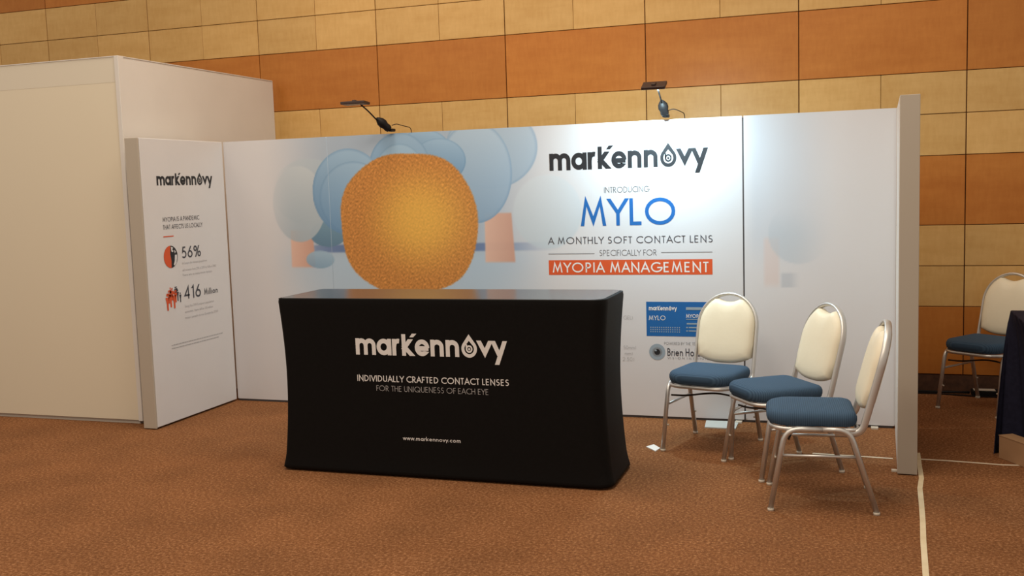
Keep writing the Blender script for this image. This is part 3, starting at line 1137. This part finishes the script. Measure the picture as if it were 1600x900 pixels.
def make_chair():
    t = empty('banquet_chair')
    T = .0142
    for s in (-1, 1):
        f = fillet([(s * .226, .257, .012), (s * .216, .182, .426), (s * .216, .0, .426)], .075)
        tubeo('leg', f, T, M['alu'], t)
        f = fillet([(s * .226, -.258, .012), (s * .216, -.128, .426), (s * .216, .0, .426)], .075)
        tubeo('leg', f, T, M['alu'], t)
        tubeo('stretcher', [(s * .219, .214, .29), (s * .219, -.172, .29)], .008, M['alu'], t, 8)
        for (yy_, sg) in ((.2565, 1), (-.2575, -1)):
            tubeo('glide', [(s * .226, yy_, 0), (s * .226, yy_, .014)], .0165, M['glide'], t, 10)
        for yy_ in (.224, -.208):
            tubeo('bumper', [(s * .222, yy_, .165), (s * .198, yy_, .165)], .006, M['glide'], t, 6)
    # seat frame: flat oval tube round the front and sides
    out = [(x, y, .423) for x, y in rrect(-.201, .201, -.17, .254, (.03, .03, .10, .10), 6)]
    tubeo('seat_frame', out, .012, M['alu'], t, 10, closed=True)
    tubeo('brace', fillet([(-.205, .165, .372), (-.10, .150, .380), (.0, .135, .365), (.11, .150, .345), (.205, .165, .345)], .05), .006, M['brace'], t, 8)
    # back frame
    path = [(-.2, -.06, .408), (-.2, -.186, .405), (-.2, by(.50), .50), (-.2, by(.74), .74)]
    path = fillet(path, [0, .05, .05, 0])
    arch = [(-.2 * math.cos(a), by(.74 + .205 * math.sin(a)), .74 + .205 * math.sin(a)) for a in [PI * k / 20 for k in range(1, 20)]]
    right = [(-p[0], p[1], p[2]) for p in path][::-1]
    tubeo('back_frame', list(path) + [Vector(a) for a in arch] + [Vector(a) for a in right], .0110, M['alu'], t, 12, ry=.0185, up=Vector((1, 0, 0)))
    # seat cushion
    bm = bmesh.new()
    prof = [(.022, .434), (.008, .438), (-.001, .448), (-.006, .464), (-.006, .482), (.000, .496), (.010, .505), (.030, .511), (.07, .515), (.13, .517)]
    rings_mesh(bm, [[(x, y, z_) for x, y in rrect_c(i)] for i, z_ in prof])
    obj('seat', bm, M['seat'], t, True)
    # backrest cushion, shield shaped with a hand hold notch at the top
    pts = []
    zc, hwid = .735, .189
    for k in range(0, 25):           # right side up and over
        a = PI * k / 24
        x_ = hwid * math.cos(a)
        z_ = zc + .204 * math.sin(a) ** .95
        if abs(x_) < .082:
            z_ -= .046 * (math.cos(x_ / .082 * PI / 2)) ** .8
        pts.append((x_, z_))
    pts.append((-hwid, .63))
    for k in range(0, 15):
        x_ = -hwid + 2 * hwid * k / 14
        z_ = .505 + .040 * (abs(x_) / hwid) ** 2.6
        pts.append((x_ * .965, z_))
    pts.append((hwid, .63))
    cz_ = .70
    prof = [(.93, .026), (.985, .020), (1.0, .006), (1.0, -.008), (.985, -.020), (.94, -.032), (.85, -.041), (.65, -.047), (.35, -.050)]
    rings = []
    for s_, dpt in prof:
        rings.append([(x_ * s_, by(cz_ + (z_ - cz_) * s_) - dpt, cz_ + (z_ - cz_) * s_) for x_, z_ in pts])
    bm = bmesh.new()
    rings_mesh(bm, rings)
    obj('backrest', bm, M['cream_vinyl'], t, True)
    return t


def dup(root):
    r = root.copy()
    C.objects.link(r)
    for ch in list(root.children):
        c = ch.copy()
        C.objects.link(c)
        c.parent = r
    return r


chair_spots = [((-.838, 6.425), 255, 'blue and cream banquet chair facing forward, in front of the blue card on the backdrop'),
               ((-.385, 6.02), 214, 'blue and cream banquet chair in the middle of the row of three, turned half left'),
               ((-.150, 5.445), 185, 'blue and cream banquet chair nearest the camera, side on with all four legs seen'),
               ((.935, 7.87), 233, 'blue and cream banquet chair by the wooden wall, partly hidden by the navy cloth')]
c0 = make_chair()
for k, ((x_, y_), deg, lab) in enumerate(chair_spots):
    c = c0 if k == 0 else dup(c0)
    c.location = (x_, y_, 0)
    c.rotation_euler = (0, 0, math.radians(deg - 90))
    tag(c, lab, 'chair', 'banquet chairs with blue seats')


# ------------------------------------------------------------------ arm lamps clipped to the backdrop's top edge
def arm_lamp(base, neck, tip, head_c, tilt, label, lit, headlen):
    t = empty('arm_lamp', (base[0], base[1], BHT))
    tag(t, label, 'lamp', 'arm lamps on the backdrop')
    o = Vector(t.location)
    L = lambda p: Vector(p) - o
    b, n, tp, hc = L(base), L(neck), L(tip), L(head_c)
    bxo('clamp', b + Vector((0, .03, .012)), (.040, .075, .022), M['black_plastic'], t, bevel=.005)
    bm = bmesh.new()
    d = n - b
    prof = [(0, .024), (.15, .030), (.30, .028), (.5, .036), (.7, .033), (.88, .020), (1.0, .008)]
    tube(bm, [b + Vector((0, 0, .015)) + d * s for s, _ in prof], [r for _, r in prof], 14)
    obj('driver_body', bm, M['black_plastic'], t, True)
    tubeo('arm', fillet([n - d * .1, n + (tp - n) * .5 + Vector((0, 0, .006)), tp], .05), .0055, M['black_plastic'], t, 8)
    rot = Matrix.Rotation(math.radians(tilt), 3, 'X')
    h = bxo('lamp_head', hc, (headlen, .100, .020), M['brown_plastic'], t, .004, rot)
    bxo('head_hinge', hc + rot @ Vector((.0, -.005, .014)), (.028, .040, .014), M['brown_plastic'], t, .003, rot)
    dn = rot @ Vector((0, 0, -1))
    if lit:
        em = base_mat('lamp_diffuser', (.9, .95, 1, 1), .5)
        em.node_tree.nodes['Principled BSDF'].inputs['Emission Color'].default_value = (.75, .92, 1, 1)
        em.node_tree.nodes['Principled BSDF'].inputs['Emission Strength'].default_value = 12
    else:
        em = base_mat('lamp_glass_off', (.25, .22, .2, 1), .3)
    bxo('diffuser', hc + dn * .0102, (headlen - .02, .078, .001), em, t, 0, rot)
    cbl = fillet([b + Vector((.02, 0, .045)), b + Vector((.055, .01, .056)), b + Vector((.085, .02, .045)), b + Vector((.11, .155, .03)), b + Vector((.11, .165, -.25))], .03)
    tubeo('cable', cbl, .003, M['black_plastic'], t, 6)
    if lit:
        a = area('lamp_light', o + hc + dn * .013, o + hc + dn, headlen - .03, 23, (.60, .89, 1.0), .06)
    return t


arm_lamp((-3.310, 7.06, 2.135), (-3.385, 7.00, 2.222), (-3.365, 6.70, 2.320), (-3.400, 6.69, 2.327), -3,
         'black arm lamp clipped above the round tree print, switched off', False, .190)
arm_lamp((-1.217, 7.06, 2.135), (-1.232, 7.01, 2.235), (-1.205, 6.72, 2.300), (-1.225, 6.70, 2.322), 26,
         'black arm lamp clipped above the headline, lighting the backdrop', True, .158)

# ------------------------------------------------------------------ floor items
def flat_poly(name, pts, h, mat, lab, cat, group=None):
    bm = bmesh.new()
    cx = sum(p[0] for p in pts) / len(pts)
    cy = sum(p[1] for p in pts) / len(pts)
    rings_mesh(bm, [[(x_ - cx, y_ - cy, .0005) for x_, y_ in pts], [(x_ - cx, y_ - cy, h) for x_, y_ in pts]])
    o = obj(name, bm, mat)
    o.location = (cx, cy, 0)
    return tag(o, lab, cat, group)


def tape_strip(pts, wd, mat, lab):
    L_, R_ = [], []
    for i, p in enumerate(pts):
        a = Vector(pts[max(i - 1, 0)])
        b = Vector(pts[min(i + 1, len(pts) - 1)])
        d = (b - a).normalized()
        n = Vector((-d.y, d.x)) * wd / 2
        L_.append((p[0] + n.x, p[1] + n.y))
        R_.append((p[0] - n.x, p[1] - n.y))
    bm = bmesh.new()
    V = [[bm.verts.new((x_, y_, z_)) for x_, y_ in side] for side in (L_, R_) for z_ in (.0005, .002)]
    Lb, Lt, Rb, Rt = V
    n = len(pts)
    for i in range(n - 1):
        bm.faces.new((Lt[i], Lt[i + 1], Rt[i + 1], Rt[i]))
        bm.faces.new((Lb[i], Rb[i], Rb[i + 1], Lb[i + 1]))
        bm.faces.new((Lb[i], Lb[i + 1], Lt[i + 1], Lt[i]))
        bm.faces.new((Rb[i], Rt[i], Rt[i + 1], Rb[i + 1]))
    bm.faces.new((Lb[0], Lt[0], Rt[0], Rb[0]))
    bm.faces.new((Lb[-1], Rb[-1], Rt[-1], Lt[-1]))
    return tag(obj('floor_tape', bm, mat), lab, 'tape')


tape_strip([(.391, 6.50), (.383, 6.2), (.378, 5.95), (.358, 5.75), (.350, 5.5), (.338, 5.2), (.322, 4.9), (.306, 4.5), (.296, 4.2), (.28, 3.8), (.27, 3.2)], .026, M['tape'],
           'wide cream tape running from the end panel towards the camera')
tape_strip([(.40, 6.355), (.55, 6.352), (.70, 6.338), (.84, 6.322), (1.0, 6.34), (1.3, 6.32), (1.8, 6.33)], .018, M['tape_white'],
           'thin pale tape on the carpet between end panel and cardboard box')
tape_strip([(-.22, 6.36), (-.05, 6.35), (.10, 6.345), (.242, 6.335)], .020, M['tape_white'],
           'thin pale tape on the carpet behind the nearest chair')
flat_poly('paper_card', [(-1.243, 6.300), (-1.205, 6.365), (-1.150, 6.285), (-1.165, 6.205)], .006, M['paper'],
          'small white card on the carpet by a front leg of the chair', 'card')
flat_poly('floor_sheet', [(-.949, 6.885), (-.965, 7.085), (-.740, 7.085), (-.740, 6.880)], .008, M['plate'],
          'pale flat sheet on the carpet at the foot of the backdrop behind a chair', 'sheet')

# power adaptor and cables at the wall's foot
ps = empty('power_adaptor', (.975, 8.315, 0))
tag(ps, 'black power adaptor with pale label on the carpet by the dark skirting', 'adaptor')
bxo('housing', (0, 0, .022), (.20, .10, .042), M['black_plastic'], ps, .006)
bxo('pale_label', (-.01, -.004, .044), (.15, .075, .003), M['label_white'], ps)
tag(tubeo('power_cable', fillet([(-.10, 8.34, .012), (.25, 8.345, .012), (.50, 8.335, .012), (.70, 8.33, .014), (.865, 8.318, .018)], .05), .010, M['black_plastic']),
    'thick black cable along the foot of the wooden wall left of the adaptor', 'cable')
tag(tubeo('power_cable', fillet([(1.085, 8.318, .018), (1.2, 8.33, .012), (1.45, 8.34, .012), (1.9, 8.33, .012)], .05), .010, M['black_plastic']),
    'black cable along the wall foot right of the adaptor, beyond the navy cloth', 'cable')
tag(tubeo('thin_cable', fillet([(-.10, 8.30, .007), (.30, 8.285, .007), (.62, 8.30, .007), (.80, 8.26, .007), (.90, 8.235, .007), (1.05, 8.235, .007), (1.5, 8.27, .007)], .05), .005, M['black_plastic']),
    'thin black cable on the carpet in front of the thick one by the wall', 'cable')

# ------------------------------------------------------------------ navy covered table
def cloth():
    top = [(.932, 6.240), (1.72, 6.240), (1.72, 6.835), (.932, 6.835)]
    bot = [(1.115, 6.24), (1.76, 6.18), (1.76, 6.90), (.90, 6.88)]
    # outline with extra points along each side; the far left corner fold runs out to a point on the carpet
    TP, BP = [], []

    def side(a, b, c, d, n):
        for k in range(n):
            t_ = k / n
            TP.append((a[0] + (b[0] - a[0]) * t_, a[1] + (b[1] - a[1]) * t_))
            BP.append((c[0] + (d[0] - c[0]) * t_, c[1] + (d[1] - c[1]) * t_))
    side(top[0], top[1], bot[0], bot[1], 40)
    side(top[1], top[2], bot[1], bot[2], 30)
    side(top[2], (.935, 6.835), bot[2], (.870, 6.74), 40)
    side((.935, 6.835), (.932, 6.80), (.870, 6.74), (.818, 6.545), 10)
    side((.932, 6.80), (.932, 6.765), (.818, 6.545), (.865, 6.62), 6)
    side((.932, 6.765), (.932, 6.70), (.865, 6.62), (.985, 6.60), 8)
    side((.932, 6.70), top[0], (.985, 6.60), bot[0], 34)
    n = len(TP)
    cx = sum(p[0] for p in TP) / n
    cy = sum(p[1] for p in TP) / n
    H = .840
    rings = []
    for k in range(15):
        t_ = 1 - k / 14
        zz = .004 + (H - .012) * (1 - t_)
        ring = []
        for j in range(n):
            a, b = TP[j], BP[j]
            s_ = t_ ** .6
            x_ = a[0] + (b[0] - a[0]) * s_
            y_ = a[1] + (b[1] - a[1]) * s_
            q = math.sin(j * 1.15) * .5 + math.sin(j * .47 + 1) * .5
            dx, dy = x_ - cx, y_ - cy
            l = math.hypot(dx, dy)
            am = (.006 + .012 * t_) * q
            if 110 <= j < 134:
                am *= .4
            ring.append((x_ + dx / l * am, y_ + dy / l * am, zz))
        rings.append(ring)
    for ins, zz in ((.0, H - .004), (.006, H - .001), (.02, H)):
        rings.append([(x_ - (x_ - cx) * ins / .5, y_ - (y_ - cy) * ins / .4, zz) for x_, y_ in TP])
    bm = bmesh.new()
    rings_mesh(bm, rings)
    return obj('tablecloth', bm, M['navy_cloth'], None, True)


tag(cloth(), 'navy pleated cloth covering a table at the right edge of the frame', 'tablecloth')

cb = empty('cardboard_box', (1.02, 6.30, 0))
ang = math.atan2(-.19, .109)
tag(cb, 'low brown cardboard box on the carpet against the navy cloth', 'box')
cb.location = (.836, 6.478, 0)
cb.rotation_euler = (0, 0, ang)
# local x runs along the long face, local y away from the camera
bxo('box_body', (.150, .045, .069), (.30, .090, .136), M['cardboard'], cb, .002)
bxo('box_flap', (.150, .045, .1385), (.304, .094, .003), M['cardboard'], cb)
